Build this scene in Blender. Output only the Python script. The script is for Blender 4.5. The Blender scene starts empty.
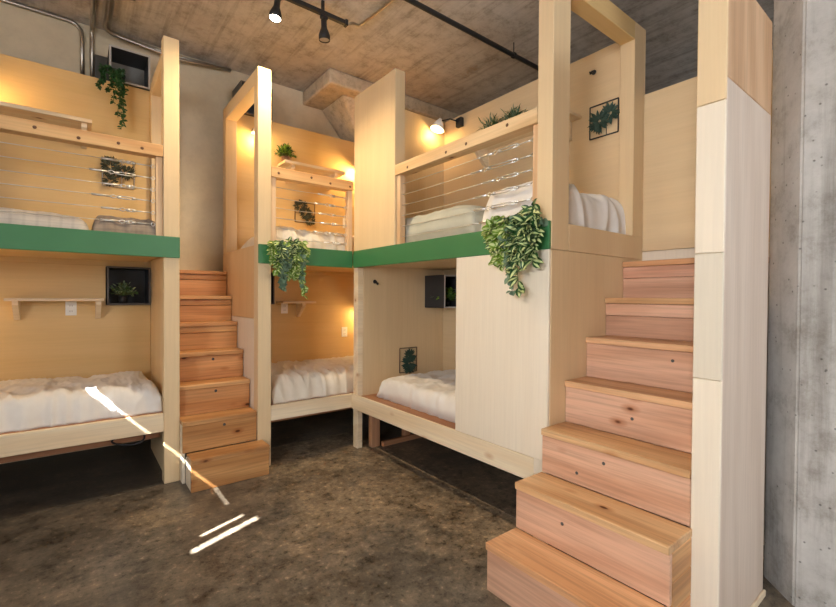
import bpy, bmesh, math, random
from mathutils import Vector, Matrix, noise
SC = bpy.context.scene
COL = SC.collection
PI = math.pi
random.seed(7)

# ------------------------------------------------------------------ materials
def new_mat(name):
    m = bpy.data.materials.new(name); m.use_nodes = True
    nt = m.node_tree; nt.nodes.clear()
    o = nt.nodes.new('ShaderNodeOutputMaterial'); b = nt.nodes.new('ShaderNodeBsdfPrincipled')
    nt.links.new(b.outputs[0], o.inputs[0])
    return m, nt, b
def nd(nt, t, **kw):
    n = nt.nodes.new('ShaderNode' + t)
    for k, v in kw.items():
        if k.startswith('i_'):
            n.inputs[k[2:].replace('_', ' ')].default_value = v
        else: setattr(n, k, v)
    return n
def ramp(nt, src, stops):
    r = nd(nt, 'ValToRGB'); el = r.color_ramp.elements
    while len(el) < len(stops): el.new(.5)
    for e, (p, c) in zip(el, stops):
        e.position = p; e.color = (*c, 1) if len(c) == 3 else c
    nt.links.new(src, r.inputs[0]); return r.outputs[0]
def coords(nt, scale=(1, 1, 1), rnd=True):
    tc = nd(nt, 'TexCoord'); mp = nd(nt, 'Mapping'); mp.inputs['Scale'].default_value = scale
    if rnd:
        oi = nd(nt, 'ObjectInfo'); ml = nd(nt, 'Math', operation='MULTIPLY'); ml.inputs[1].default_value = 13.7
        nt.links.new(oi.outputs['Random'], ml.inputs[0])
        ad = nd(nt, 'VectorMath', operation='ADD')
        nt.links.new(tc.outputs['Object'], ad.inputs[0]); nt.links.new(ml.outputs[0], ad.inputs[1])
        nt.links.new(ad.outputs[0], mp.inputs[0])
    else: nt.links.new(tc.outputs['Object'], mp.inputs[0])
    return mp.outputs[0]
def mixc(nt, fac, a, b, mode='MIX'):
    m = nd(nt, 'MixRGB', blend_type=mode)
    for i, v in ((0, fac), (1, a), (2, b)):
        if hasattr(v, 'links'): nt.links.new(v, m.inputs[i])
        elif i == 0: m.inputs[0].default_value = v
        else: m.inputs[i].default_value = (*v, 1)
    return m.outputs[0]
def bump(nt, b, h, s=.2, d=.01):
    n = nd(nt, 'Bump'); n.inputs['Strength'].default_value = s; n.inputs['Distance'].default_value = d
    nt.links.new(h, n.inputs['Height']); nt.links.new(n.outputs[0], b.inputs['Normal'])
def noi(nt, v, scale, detail=4, rough=.55, dist=0):
    n = nd(nt, 'TexNoise'); n.inputs['Scale'].default_value = scale; n.inputs['Detail'].default_value = detail
    n.inputs['Roughness'].default_value = rough; n.inputs['Distortion'].default_value = dist
    nt.links.new(v, n.inputs['Vector']); return n.outputs['Fac']

def wood(name, c1, c2, axis, grain=.5, rough=.5, fine=.25, vary=.0, knots=False):
    m, nt, b = new_mat(name)
    s = [1, 1, 1]; s[axis] = .12
    v = coords(nt, s)
    w = nd(nt, 'TexWave', wave_type='BANDS', bands_direction='DIAGONAL')
    w.inputs['Scale'].default_value = 2.6; w.inputs['Distortion'].default_value = 7
    w.inputs['Detail'].default_value = 3; w.inputs['Detail Scale'].default_value = 1.6
    nt.links.new(v, w.inputs['Vector'])
    n1 = noi(nt, v, 4, 5, .6, .6)
    a = nd(nt, 'Mix'); a.inputs[0].default_value = 1 - grain
    nt.links.new(w.outputs['Fac'], a.inputs[2]); nt.links.new(n1, a.inputs[3])
    col = ramp(nt, a.outputs[0], [(.2, c2), (.75, c1)])
    s2 = [70, 70, 70]; s2[axis] = 2.2
    n2 = noi(nt, coords(nt, s2), 1, 3, .6)
    f = ramp(nt, n2, [(.3, (1 - fine,) * 3), (.6, (1, 1, 1))])
    col = mixc(nt, 1, col, f, 'MULTIPLY')
    if vary:
        oi = nd(nt, 'ObjectInfo')
        t = ramp(nt, oi.outputs['Random'], [(0, (1 - vary, 1 - vary * 1.3, 1 - vary * 1.5)), (.5, (1, 1, 1)), (1, (1, 1 - vary * .5, 1 - vary * .4))])
        col = mixc(nt, 1, col, t, 'MULTIPLY')
    if knots:
        s3 = [7, 7, 7]; s3[axis] = 3.4
        vo = nd(nt, 'TexVoronoi'); vo.inputs['Scale'].default_value = 1
        nt.links.new(coords(nt, s3), vo.inputs['Vector'])
        k = ramp(nt, vo.outputs['Distance'], [(.05, (.16, .075, .035)), (.085, (.75, .6, .5)), (.2, (1, 1, 1))])
        col = mixc(nt, 1, col, k, 'MULTIPLY')
    nt.links.new(col, b.inputs['Base Color']); b.inputs['Roughness'].default_value = rough
    b.inputs['Specular IOR Level'].default_value = .35
    bump(nt, b, n2, .08, .002)
    return m
def flat(name, c, rough=.5, metal=0, nscale=0, namt=.15):
    m, nt, b = new_mat(name)
    b.inputs['Roughness'].default_value = rough; b.inputs['Metallic'].default_value = metal
    n = noi(nt, coords(nt), nscale or 6, 3)
    col = ramp(nt, n, [(.3, tuple(x * (1 - namt) for x in c)), (.7, c)])
    nt.links.new(col, b.inputs['Base Color'])
    return m
def emis(name, c, s):
    m, nt, b = new_mat(name)
    b.inputs['Base Color'].default_value = (*c, 1); b.inputs['Emission Color'].default_value = (*c, 1)
    b.inputs['Emission Strength'].default_value = s
    return m
def cloth(name, c, c2=None, plaid=False, rough=.9):
    m, nt, b = new_mat(name)
    v = coords(nt)
    n = noi(nt, v, 9, 4)
    col = ramp(nt, n, [(.3, c2 or tuple(x * .9 for x in c)), (.7, c)])
    if plaid:
        for dr, sc in (('X', 5), ('Y', 6), ('Z', 9)):
            w = nd(nt, 'TexWave', bands_direction=dr); w.inputs['Scale'].default_value = sc; w.inputs['Distortion'].default_value = 1.2
            nt.links.new(v, w.inputs['Vector'])
            col = mixc(nt, 1, col, ramp(nt, w.outputs['Fac'], [(.0, (.88, .88, .89)), (.3, (1, 1, 1))]), 'MULTIPLY')
    nt.links.new(col, b.inputs['Base Color']); b.inputs['Roughness'].default_value = rough
    b.inputs['Specular IOR Level'].default_value = .1
    if 'Sheen Weight' in b.inputs: b.inputs['Sheen Weight'].default_value = .1
    bump(nt, b, noi(nt, v, 240, 2), .25, .002)
    return m

PLY = (.76, .59, .365); PLY2 = (.70, .52, .305)
M = {}
M['ply_z'] = wood('birch_ply_upright', PLY, PLY2, 2, .12, .45, .05)
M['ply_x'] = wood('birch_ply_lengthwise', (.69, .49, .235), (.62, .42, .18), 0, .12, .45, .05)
M['ply_y'] = wood('birch_ply_sideways', PLY, PLY2, 1, .12, .45, .05)
M['ply_pale'] = wood('birch_ply_pale', (.83, .75, .62), (.785, .69, .55), 2, .12, .4, .05)
M['ply_warm'] = wood('birch_ply_orange', (.72, .50, .27), (.66, .44, .22), 2, .15, .45, .06)
M['ply_pink'] = wood('birch_ply_pinkish', (.66, .44, .27), (.56, .34, .19), 2, .6, .45, .15)
M['pine_x'] = wood('pine_board_x', (.68, .43, .21), (.57, .32, .14), 0, .6, .5, .15, 0, True)
M['pine_y'] = wood('pine_board_y', (.78, .57, .33), (.69, .46, .24), 1, .6, .5, .15, 0, True)
M['ply_side'] = wood('pinkish_grey_ply', (.73, .62, .53), (.64, .52, .43), 2, .3, .5, .1)
M['ply_sage'] = wood('greyish_ply', (.70, .64, .53), (.65, .585, .47), 2, .12, .45, .05)
M['pine_z'] = wood('pine_board_z', (.78, .56, .35), (.66, .42, .23), 2, .6, .5, .15)
M['pale_x'] = wood('pale_pine_x', (.86, .73, .53), (.79, .62, .41), 0, .5, .5, .12, 0, True)
M['pale_y'] = wood('pale_pine_y', (.86, .74, .55), (.79, .63, .42), 1, .5, .5, .12, 0, True)
M['fir_x'] = wood('fir_board_x', (.68, .385, .165), (.50, .25, .095), 0, .6, .42, .28, .22, True)
M['fir_y'] = wood('fir_board_y', (.76, .49, .26), (.60, .34, .16), 1, .6, .42, .28, .22, True)
M['fir_yr'] = wood('fir_riser_board', (.74, .46, .32), (.59, .33, .21), 1, .5, .42, .25, .2, True)
M['fir_xr'] = wood('fir_riser_board_x', (.62, .33, .13), (.47, .22, .075), 0, .5, .42, .28, .2, True)
M['red_x'] = wood('reddish_board_x', (.45, .22, .11), (.34, .15, .07), 0, .6, .5, .2)
M['red_y'] = wood('reddish_board_y', (.45, .22, .11), (.34, .15, .07), 1, .6, .5, .2)
M['red_z'] = wood('reddish_board_z', (.55, .3, .17), (.42, .2, .1), 2, .6, .5, .2)
M['green'] = flat('green_paint', (.046, .2, .074), .42, 0, 3, .12)
M['black'] = flat('black_paint', (.018, .018, .02), .5)
M['charcoal'] = flat('charcoal_laminate', (.03, .032, .038), .45)
M['grey'] = flat('grey_panel', (.1, .09, .08), .6)
M['greypale'] = flat('pale_grey_laminate', (.33, .31, .28), .6)
M['edge'] = flat('pale_edge_banding', (.5, .48, .46), .5)
M['steel'] = flat('galvanised_steel', (.5, .46, .4), .32, 1)
M['cable'] = flat('stainless_cable', (.75, .74, .72), .3, .9)
M['white'] = flat('white_plastic', (.85, .84, .8), .4, 0, 4, .04)
M['slot'] = flat('dark_slot', (.08, .08, .08), .6)
M['brownpot'] = flat('brown_pot', (.2, .1, .06), .6)
M['soil'] = flat('potting_soil', (.04, .028, .02), .95, 0, 60, .5)
M['frame_wood'] = flat('thin_brown_frame', (.16, .09, .045), .5)
M['bulb'] = emis('warm_bulb', (1, .74, .42), 5)
M['bulb_cool'] = emis('spot_bulb', (1, .9, .76), 30)
M['lampshade'] = flat('white_lamp_shade', (.9, .88, .82), .5, 0, 4, .03)
M['duvet'] = cloth('white_duvet', (.80, .78, .75), (.74, .71, .68))
M['cream'] = cloth('cream_duvet', (.80, .74, .64), (.72, .65, .54))
M['plaid'] = cloth('grey_plaid_duvet', (.56, .52, .48), (.48, .44, .41), True)
M['brown_cloth'] = cloth('brown_blanket', (.33, .27, .22), (.26, .21, .17), True)
M['greygreen'] = cloth('sage_blanket', (.50, .51, .44), (.43, .44, .38))
M['whitefold'] = cloth('white_folded_duvet', (.84, .82, .79), (.77, .75, .72))
M['leaf_dk'] = flat('leaf_dark_green', (.025, .10, .022), .45, 0, 20, .4)
M['leaf_md'] = flat('leaf_mid_green', (.09, .21, .045), .45, 0, 20, .35)
M['leaf_lt'] = flat('leaf_cream_centre', (.58, .66, .30), .5, 0, 20, .2)
M['leaf_gr'] = flat('leaf_grey_green', (.17, .27, .17), .5, 0, 20, .3)
M['leaf_br'] = flat('leaf_bright_green', (.2, .36, .03), .5, 0, 20, .35)
M['moss'] = flat('dried_fern', (.075, .085, .055), .8, 0, 60, .5)
M['fern'] = flat('blue_green_succulent', (.03, .075, .055), .6, 0, 30, .4)
M['knot'] = flat('dark_wood_knot', (.14, .06, .025), .6)
M['stem'] = flat('plant_stem', (.1, .14, .04), .7)

def concrete(name, cs, streak=None, var=1.0, stain=(.15, .1, .06), pits=False, rough=(.6, .85), bs=.3, sc=1.0):
    m, nt, b = new_mat(name)
    v = coords(nt, (1, 1, 1), False)
    big = noi(nt, v, .55 * sc, 6, .6, .1)
    col = ramp(nt, big, [(.28, cs[0]), (.5, cs[1]), (.72, cs[2])])
    med = noi(nt, v, 4.5 * sc, 12, .76, .05)
    col = mixc(nt, 1, col, ramp(nt, med, [(.32, (1 - .45 * var, 1 - .48 * var, 1 - .52 * var)), (.5, (.97, .97, .97)), (.68, (1 + .15 * var,) * 3)]), 'MULTIPLY')
    if streak:
        sn = noi(nt, coords(nt, streak, False), 1, 6, .65, .05)
        col = mixc(nt, 1, col, ramp(nt, sn, [(.3, (.62, .6, .58)), (.5, (1, 1, 1))]), 'MULTIPLY')
    st = noi(nt, v, 1.7 * sc, 9, .74, .2)
    k = ramp(nt, st, [(.60, (0, 0, 0)), (.72, (.8, .8, .8))])
    col = mixc(nt, k, col, stain)
    h = med
    if pits:
        vo = nd(nt, 'TexVoronoi'); vo.inputs['Scale'].default_value = 20
        nt.links.new(v, vo.inputs['Vector'])
        pk = ramp(nt, vo.outputs['Distance'], [(.06, (.45, .45, .45)), (.12, (1, 1, 1))])
        col = mixc(nt, 1, col, pk, 'MULTIPLY'); h = mixc(nt, 1, med, pk, 'MULTIPLY')
    nt.links.new(col, b.inputs['Base Color'])
    nt.links.new(ramp(nt, med, [(.3, (rough[0],) * 3), (.7, (rough[1],) * 3)]), b.inputs['Roughness'])
    b.inputs['Specular IOR Level'].default_value = .35
    bump(nt, b, h, bs, .01)
    return m
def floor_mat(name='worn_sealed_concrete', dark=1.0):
    m, nt, b = new_mat(name)
    v = coords(nt, (1, 1, 1), False)
    gx = nd(nt, 'SeparateXYZ'); nt.links.new(v, gx.inputs[0])
    big = noi(nt, v, .9, 6, .6)
    ad = nd(nt, 'MapRange'); ad.inputs[1].default_value = 0; ad.inputs[2].default_value = 2.2; ad.inputs[3].default_value = -.09; ad.inputs[4].default_value = .09
    nt.links.new(gx.outputs[0], ad.inputs[0])
    sm = nd(nt, 'Math', operation='ADD'); nt.links.new(big, sm.inputs[0]); nt.links.new(ad.outputs[0], sm.inputs[1])
    col = ramp(nt, sm.outputs[0], [(.36, (.10, .087, .072)), (.48, (.15, .125, .098)), (.58, (.25, .195, .135)), (.72, (.30, .24, .17))])
    med = noi(nt, v, 6, 14, .82)
    col = mixc(nt, 1, col, ramp(nt, med, [(.38, (.25, .22, .2)), (.45, (.7, .68, .65)), (.52, (1.0, .99, .97)), (.62, (1.5, 1.44, 1.34))]), 'MULTIPLY')
    sp = noi(nt, v, 24, 9, .8)
    col = mixc(nt, 1, col, ramp(nt, sp, [(.38, (.35, .33, .3)), (.44, (.95, .95, .95)), (.57, (1, 1, 1)), (.66, (1.9, 1.8, 1.65))]), 'MULTIPLY')
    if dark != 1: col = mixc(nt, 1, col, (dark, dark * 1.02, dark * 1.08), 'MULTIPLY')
    nt.links.new(col, b.inputs['Base Color'])
    nt.links.new(ramp(nt, med, [(.3, (.25,) * 3), (.7, (.5,) * 3)]), b.inputs['Roughness'])
    bump(nt, b, med, .2, .005)
    return m
M['ceil'] = concrete('board_marked_concrete', ((.43, .385, .34), (.53, .505, .475), (.60, .585, .565)), streak=(13, .8, 1), stain=(.34, .245, .15), bs=.6, sc=1.5)
M['wall'] = concrete('beige_plaster', ((.62, .53, .38), (.70, .61, .45), (.75, .66, .50)), stain=(.60, .51, .38), bs=.15, var=.3)
M['pillar'] = concrete('cast_concrete', ((.42, .405, .38), (.50, .485, .46), (.56, .545, .52)), stain=(.28, .265, .25), pits=True, bs=.5, streak=(9, 9, .5))
M['beam'] = concrete('stained_beam_concrete', ((.50, .40, .26), (.62, .52, .38), (.66, .58, .46)), stain=(.5, .33, .12), bs=.4, sc=2.2)
M['floor'] = floor_mat(); M['floor_dark'] = floor_mat('dark_bare_and_shaded_concrete', .6)
M['paint'] = flat('white_wall_paint', (.72, .70, .66), .8, 0, 2, .06)

# ------------------------------------------------------------------ mesh helpers
def bm_new(): return bmesh.new()
def box(bm, x0, x1, y0, y1, z0, z1, bev=.003, mi=0):
    g = bmesh.ops.create_cube(bm, size=1)
    vs = g['verts']
    for v in vs:
        v.co = Vector((x0 + (x1 - x0) * (v.co.x + .5), y0 + (y1 - y0) * (v.co.y + .5), z0 + (z1 - z0) * (v.co.z + .5)))
    fs = {f for v in vs for f in v.link_faces}
    for f in fs: f.material_index = mi
    if bev:
        es = list({e for v in vs for e in v.link_edges})
        bmesh.ops.bevel(bm, geom=es, offset=min(bev, .3 * min(abs(x1 - x0), abs(y1 - y0), abs(z1 - z0))), segments=1, affect='EDGES')
def tube(bm, pts, r, seg=8, mi=0, cap=True):
    pts = [Vector(p) for p in pts]; n = len(pts); rings = []
    rs = r if isinstance(r, (list, tuple)) else [r] * n
    up = None
    for i, p in enumerate(pts):
        t = (pts[min(i + 1, n - 1)] - pts[max(i - 1, 0)]).normalized()
        if up is None:
            a = Vector((0, 0, 1)) if abs(t.z) < .9 else Vector((1, 0, 0))
            up = t.cross(a).normalized()
        else:
            up = (up - t * up.dot(t)).normalized()
        w = t.cross(up)
        rings.append([bm.verts.new(p + (up * math.cos(2 * PI * k / seg) + w * math.sin(2 * PI * k / seg)) * rs[i]) for k in range(seg)])
    for a, b in zip(rings, rings[1:]):
        for k in range(seg):
            f = bm.faces.new((a[k], a[(k + 1) % seg], b[(k + 1) % seg], b[k])); f.smooth = True; f.material_index = mi
    if cap:
        bm.faces.new(rings[0][::-1]).material_index = mi; bm.faces.new(rings[-1]).material_index = mi
def lathe(bm, prof, seg=24, org=(0, 0, 0), axis=(0, 0, 1), mi=0, closed=False):
    q = Vector((0, 0, 1)).rotation_difference(Vector(axis).normalized()); org = Vector(org)
    rings = []
    for r, z in prof:
        rings.append([bm.verts.new(org + q @ Vector((r * math.cos(2 * PI * k / seg), r * math.sin(2 * PI * k / seg), z))) for k in range(seg)])
    for a, b in zip(rings, rings[1:]):
        for k in range(seg):
            f = bm.faces.new((a[k], a[(k + 1) % seg], b[(k + 1) % seg], b[k])); f.smooth = True; f.material_index = mi
    for rg, pr in ((rings[0], prof[0]), (rings[-1], prof[-1])):
        if pr[0] > 1e-5 and not closed:
            bm.faces.new(rg).material_index = mi
    return rings
def prism(bm, poly, z0, z1, mi=0):
    a = [bm.verts.new((x, y, z0)) for x, y in poly]; b = [bm.verts.new((x, y, z1)) for x, y in poly]
    n = len(poly)
    bm.faces.new(a[::-1]); bm.faces.new(b)
    for k in range(n): bm.faces.new((a[k], a[(k + 1) % n], b[(k + 1) % n], b[k]))
def world_loc(o):
    l = Vector(o.location)
    while o.parent: o = o.parent; l += Vector(o.location)
    return l
def obj(name, bm, mats, parent=None, loc=None, label=None):
    """link a bmesh given in WORLD coordinates; loc is the object's origin"""
    if parent is not None: org = world_loc(parent)
    else: org = Vector(loc) if loc is not None else Vector((0, 0, 0))
    bmesh.ops.recalc_face_normals(bm, faces=bm.faces)
    bm.transform(Matrix.Translation(-org))
    me = bpy.data.meshes.new(name); bm.to_mesh(me); bm.free()
    for m in (mats if isinstance(mats, (list, tuple)) else [mats]): me.materials.append(M[m] if isinstance(m, str) else m)
    o = bpy.data.objects.new(name, me); COL.objects.link(o)
    if parent is not None: o.parent = parent
    else: o.location = org
    if label: o['label'] = label
    return o
def tag(o, label, cat, group=None, kind=None):
    o['label'] = label; o['category'] = cat
    if group: o['group'] = group
    if kind: o['kind'] = kind
    return o
def empty(name, loc, label, cat, group=None):
    o = bpy.data.objects.new(name, None); COL.objects.link(o); o.location = loc; o.empty_display_size = .1
    return tag(o, label, cat, group)
def bx(name, mats, parent, *a, bev=.003, label=None):
    bm = bm_new(); box(bm, *a, bev=bev); return obj(name, bm, mats, parent, label=label)
def struct(name, bm, m):
    o = obj(name, bm, m); o['kind'] = 'structure'; return o

# ------------------------------------------------------------------ the room
H = 3.82
XL, XR, YB, YF = -2.4, 5.4, 4.95, -3.6
bm = bm_new(); box(bm, XL - .3, XR + .3, YF - .3, YB + .3, -.15, 0, 0); struct('floor', bm, 'floor')
bm = bm_new(); box(bm, XL - .3, XR + .3, YF - .3, YB + .3, H, H + .2, 0); struct('ceiling', bm, 'ceil')
bm = bm_new(); box(bm, XL - .3, XR + .3, YB, YB + .3, 0, H, 0); struct('wall_back', bm, 'wall')
bm = bm_new(); box(bm, XR, XR + .3, YF, YB, 0, H, 0); struct('wall_right', bm, 'paint')
def wall_holes(name, m, plane, t0, t1, u0, u1, holes):
    """plane 'x': wall slab x in t0..t1, u along y.  holes: (u0,u1,z0,z1)"""
    us = sorted({u0, u1, *[h[0] for h in holes], *[h[1] for h in holes]})
    zs = sorted({0, H, *[h[2] for h in holes], *[h[3] for h in holes]})
    bm = bm_new()
    for a, b in zip(us, us[1:]):
        for c, d in zip(zs, zs[1:]):
            mu, mz = (a + b) / 2, (c + d) / 2
            if any(h[0] < mu < h[1] and h[2] < mz < h[3] for h in holes): continue
            if plane == 'x': box(bm, t0, t1, a, b, c, d, 0)
            else: box(bm, a, b, t0, t1, c, d, 0)
    return struct(name, bm, m)
WL = (-1.25, .15, 1.15, 2.9)          # daylight window in the left wall
WR = (1.4, 2.6, 1.9, 3.1)           # unseen window added behind the camera for fill daylight
SLOTS = [(1.8, 2.72, 3.332, 3.38), (2.72, 2.95, 3.30, 3.388), (1.435, 1.495, 3.02, 3.48), (1.56, 1.598, 3.1, 3.42)]
wall_holes('wall_left', 'paint', 'x', XL - .04, XL, YF, YB, [WL] + SLOTS)
wall_holes('wall_front', 'paint', 'y', YF - .2, YF, XL - .3, XR + .3, [WR])
def window_frame(name, plane, t0, t1, h, nu, nz):
    bm = bm_new(); u0, u1, z0, z1 = h; w = .05
    def bar(a, b, c, d):
        if plane == 'x': box(bm, t0, t1, a, b, c, d, .004)
        else: box(bm, a, b, t0, t1, c, d, .004)
    bar(u0, u0 + w, z0, z1); bar(u1 - w, u1, z0, z1); bar(u0, u1, z0, z0 + w); bar(u0, u1, z1 - w, z1)
    for i in range(1, nu): x = u0 + (u1 - u0) * i / nu; bar(x - .02, x + .02, z0, z1)
    for i in range(1, nz): z = z0 + (z1 - z0) * i / nz; bar(u0, u1, z - .02, z + .02)
    return struct(name, bm, 'black')
window_frame('window_1', 'x', XL - .035, XL - .005, WL, 3, 2)
window_frame('fill_window', 'y', YF - .12, YF - .06, WR, 4, 2)

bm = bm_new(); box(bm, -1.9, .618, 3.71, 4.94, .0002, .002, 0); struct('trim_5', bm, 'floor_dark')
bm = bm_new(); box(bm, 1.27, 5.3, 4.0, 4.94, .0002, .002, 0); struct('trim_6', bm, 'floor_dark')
bm = bm_new(); box(bm, 2.2, 3.6, 1.45, 3.99, .0002, .002, 0); struct('shade_trim', bm, 'floor_dark')  # dark slab paints in the shadow under the right bunk
# mushroom column behind the middle bunk: drop panel and flared capital
bm = bm_new(); box(bm, 2.12, 4.08, 4.24, 4.948, 3.665, H - .001, .012); o = struct('trim_1', bm, 'beam')
bm = bm_new()
top = [(2.36, 4.40), (3.84, 4.40), (3.84, 4.948), (2.36, 4.948)]; bot = [(2.98, 4.80), (3.2, 4.80), (3.2, 4.948), (2.98, 4.948)]
va = [bm.verts.new((x, y, 3.664)) for x, y in top]; vb = [bm.verts.new((x, y, 2.95)) for x, y in bot]
bm.faces.new(va); bm.faces.new(vb[::-1])
for k in range(4): bm.faces.new((va[k], va[(k + 1) % 4], vb[(k + 1) % 4], vb[k]))
bmesh.ops.bevel(bm, geom=list(bm.edges), offset=.015, segments=1, affect='EDGES')
struct('trim_2', bm, 'beam')
# chamfered concrete pillar on the right
bm = bm_new()
prism(bm, [(2.74, .645), (2.575, .495), (2.575, -.45), (2.72, -.6), (3.45, -.6), (3.6, -.45), (3.6, .5), (3.45, .645)], 0, H - .001)
es = [e for e in bm.edges if abs(e.verts[0].co.z - e.verts[1].co.z) > 1]
bmesh.ops.bevel(bm, geom=es, offset=.008, segments=2, affect='EDGES')
struct('trim_3', bm, 'pillar')
# form-board seam fin on the pillar face
bm = bm_new(); box(bm, 2.5725, 2.5765, .385, .391, 0, H - .01, 0); struct('trim_4', bm, 'pillar')

# ------------------------------------------------------------------ bunks
SZ0, SZ1, TOP = 1.668, 1.822, 3.25       # green board, top of the panels
RZ = [2.315, 2.228, 2.143, 2.06, 1.975, 1.89]
def frame_panel_x(root, x0, x1, y0, y1, mat_lo, mat_hi=None, back=.09, ins=0, TOP=TOP, SZ1=SZ1):
    """end panel in a plane of constant x with a doorway on the upper deck"""
    bx('front_post', 'ply_z', root, x0, x1, y0, y0 + .1, 0, TOP)
    bx('rear_post', 'ply_z', root, x0 + ins, x1, y1 - back, y1, SZ1, TOP)
    bx('top_beam', 'ply_y', root, x0 + ins, x1, y0 + .1, y1 - back, TOP - .12, TOP)
    if mat_hi:
        bx('side_panel', mat_hi, root, x0, x1, y0 + .1, y1, 1.215, SZ1, label='orange upper sheet of the side panel')
        bx('side_panel', mat_lo, root, x0, x1, y0 + .1, y1, 0, 1.213, label='pale lower sheet of the side panel')
    else: bx('side_panel', mat_lo, root, x0 + ins, x1, y0 + .1, y1, 0, SZ1)
def cable_pts(a, b, sag, n=10):
    a, b = Vector(a), Vector(b)
    return [a.lerp(b, i / n) - Vector((0, 0, sag * math.sin(PI * i / n))) for i in range(n + 1)]
def guard(root, axis, fixed, u0, u1, mat, postmat, tb_at_high, tb_len=.42, post_lo=True, post_hi=True, dz=0, knots=()):
    """guard rail: top rail + two posts + six cables with turnbuckles.  axis 0: along x, 1: along y"""
    t = .045
    def b4(bm, a, b, c, d, z0, z1):
        if axis == 0: box(bm, a, b, c, d, z0, z1)
        else: box(bm, c, d, a, b, z0, z1)
    bm = bm_new(); b4(bm, u0, u1, fixed, fixed + .09, 2.385 + dz, 2.47 + dz)
    for u in knots:
        kz = random.uniform(2.41, 2.44) + dz
        lathe(bm, [(.001, 0), (.011, 0), (.010, .0012), (.001, .0012)], 12, (u, fixed, kz) if axis == 0 else (fixed, u, kz), (0, -1, 0) if axis == 0 else (-1, 0, 0), 1)
    g = obj('guard_rail', bm, [mat, 'knot'], root)
    for use, (a, b) in ((post_lo, (u0, u0 + t)), (post_hi, (u1 - t, u1))):
        if use:
            bm = bm_new(); b4(bm, a, b, fixed + .02, fixed + .075, SZ1 + dz * .5, 2.385 + dz); obj('rail_post', bm, postmat, g)
    P = lambda u, z, off=0: (u, fixed + .045 + off, z) if axis == 0 else (fixed + .045 + off, u, z)
    for k, z in enumerate(RZ):
        z += dz
        end = u1 - t if tb_at_high else u0 + t; oth = u0 + t if tb_at_high else u1 - t
        s = 1 if tb_at_high else -1
        ln = tb_len * random.uniform(.75, 1.1); st = end - s * ln
        bm = bm_new(); tube(bm, cable_pts(P(oth, z), P(st, z), .004), .0028, 6); obj('cable', bm, 'cable', g)
        bm = bm_new()
        tube(bm, [P(st, z), P(st + s * .10, z)], .0075, 8)                         # crimped loop
        tube(bm, [P(st + s * .10, z), P(st + s * .125, z + .012), P(st + s * .15, z), P(st + s * .125, z - .012), P(st + s * .10, z)], .004, 6)
        for q in (-.008, .008): tube(bm, [P(st + s * .15, z + q), P(end - s * .13, z + q)], .004, 6)
        tube(bm, [P(st + s * .145, z), P(st + s * .17, z)], .009, 8); tube(bm, [P(end - s * .145, z), P(end - s * .12, z)], .009, 8)
        tube(bm, [P(end - s * .13, z), P(end - s * .03, z)], .0045, 6)
        cx = end - s * .03
        tube(bm, [P(cx, z), P(cx + s * .015, z + .013), P(cx + s * .03, z), P(cx + s * .015, z - .013), P(cx, z)], .004, 6)
        obj('turnbuckle', bm, 'cable', g)
    return g

GB = 'built-in double-deck plywood bunks'
# --- left bunk (runs out of the frame) ---
AY = 3.70; AYB = 4.64; AT = 3.31; A0, A1 = 1.682, 1.838
A = empty('bunk_bed', (-.5, 4.1, 0), 'plywood double-deck bunk at the left edge, left of the shorter stairs', 'bunk bed', GB)
frame_panel_x(A, .513, .617, AY, AYB + .02, 'ply_z', ins=.026, TOP=AT, SZ1=A1)
bx('side_panel', 'ply_z', A, -1.6, -1.5, AY, AYB, 0, TOP)
bm = bm_new()
box(bm, -1.5, .538, AYB, AYB + .02, 1.655, TOP); box(bm, -1.5, .538, AYB, AYB + .02, .38, 1.315); box(bm, -1.5, .205, AYB, AYB + .02, 1.315, 1.655, 0)
obj('back_panel', bm, 'ply_x', A)
bx('green_board', 'green', A, -1.6, .617, AY - .02, AY - .001, A0, A1)
bx('upper_deck', 'ply_x', A, -1.5, .512, AY, AYB, 1.70, 1.80)
bx('lower_deck', 'red_x', A, -1.5, .512, AY + .035, AYB, .485, .53)
bx('bed_rail', 'pale_x', A, -1.5, .512, AY, AY + .035, .392, .528)
bx('joist', 'red_x', A, -1.5, .512, AY + .18, AY + .22, .305, .485)
guard(A, 0, AY, -1.45, .511, 'pine_x', 'pine_z', True, dz=.035, knots=(-.95, -.55, -.20, .02, .24, .38))
# --- middle bunk ---
BY = 3.58; BYB = 4.62
B = empty('bunk_bed', (2.0, 4.1, 0), 'plywood double-deck bunk in the inner corner, right of the shorter stairs', 'bunk bed', GB)
frame_panel_x(B, 1.16, 1.268, BY, BYB + .02, 'ply_pale', 'ply_warm')
bm = bm_new()
box(bm, 1.268, 3.25, BYB, BYB + .02, 1.655, TOP); box(bm, 1.268, 3.25, BYB, BYB + .02, .35, 1.315); box(bm, 1.665, 3.25, BYB, BYB + .02, 1.315, 1.655, 0)
obj('back_panel', bm, 'ply_x', B)
bx('side_panel', 'ply_z', B, 3.25, 3.30, BY, BYB, 0, TOP)
bx('green_board', 'green', B, 1.16, 2.018, BY - .02, BY - .001, SZ0, SZ1)
bx('upper_deck', 'ply_x', B, 1.268, 3.25, BY + .002, BYB, 1.69, 1.80)
bx('lower_deck', 'red_x', B, 1.268, 3.25, BY + .035, BYB, .45, .49)
bx('bed_rail', 'pale_x', B, 1.268, 2.038, BY, BY + .035, .37, .495)
bx('joist', 'red_x', B, 1.268, 3.25, BY + .16, BY + .20, .31, .45)
guard(B, 0, BY, 1.27, 2.036, 'pine_x', 'pine_z', True, .3, knots=(1.33, 1.62, 1.80, 2.0))
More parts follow.
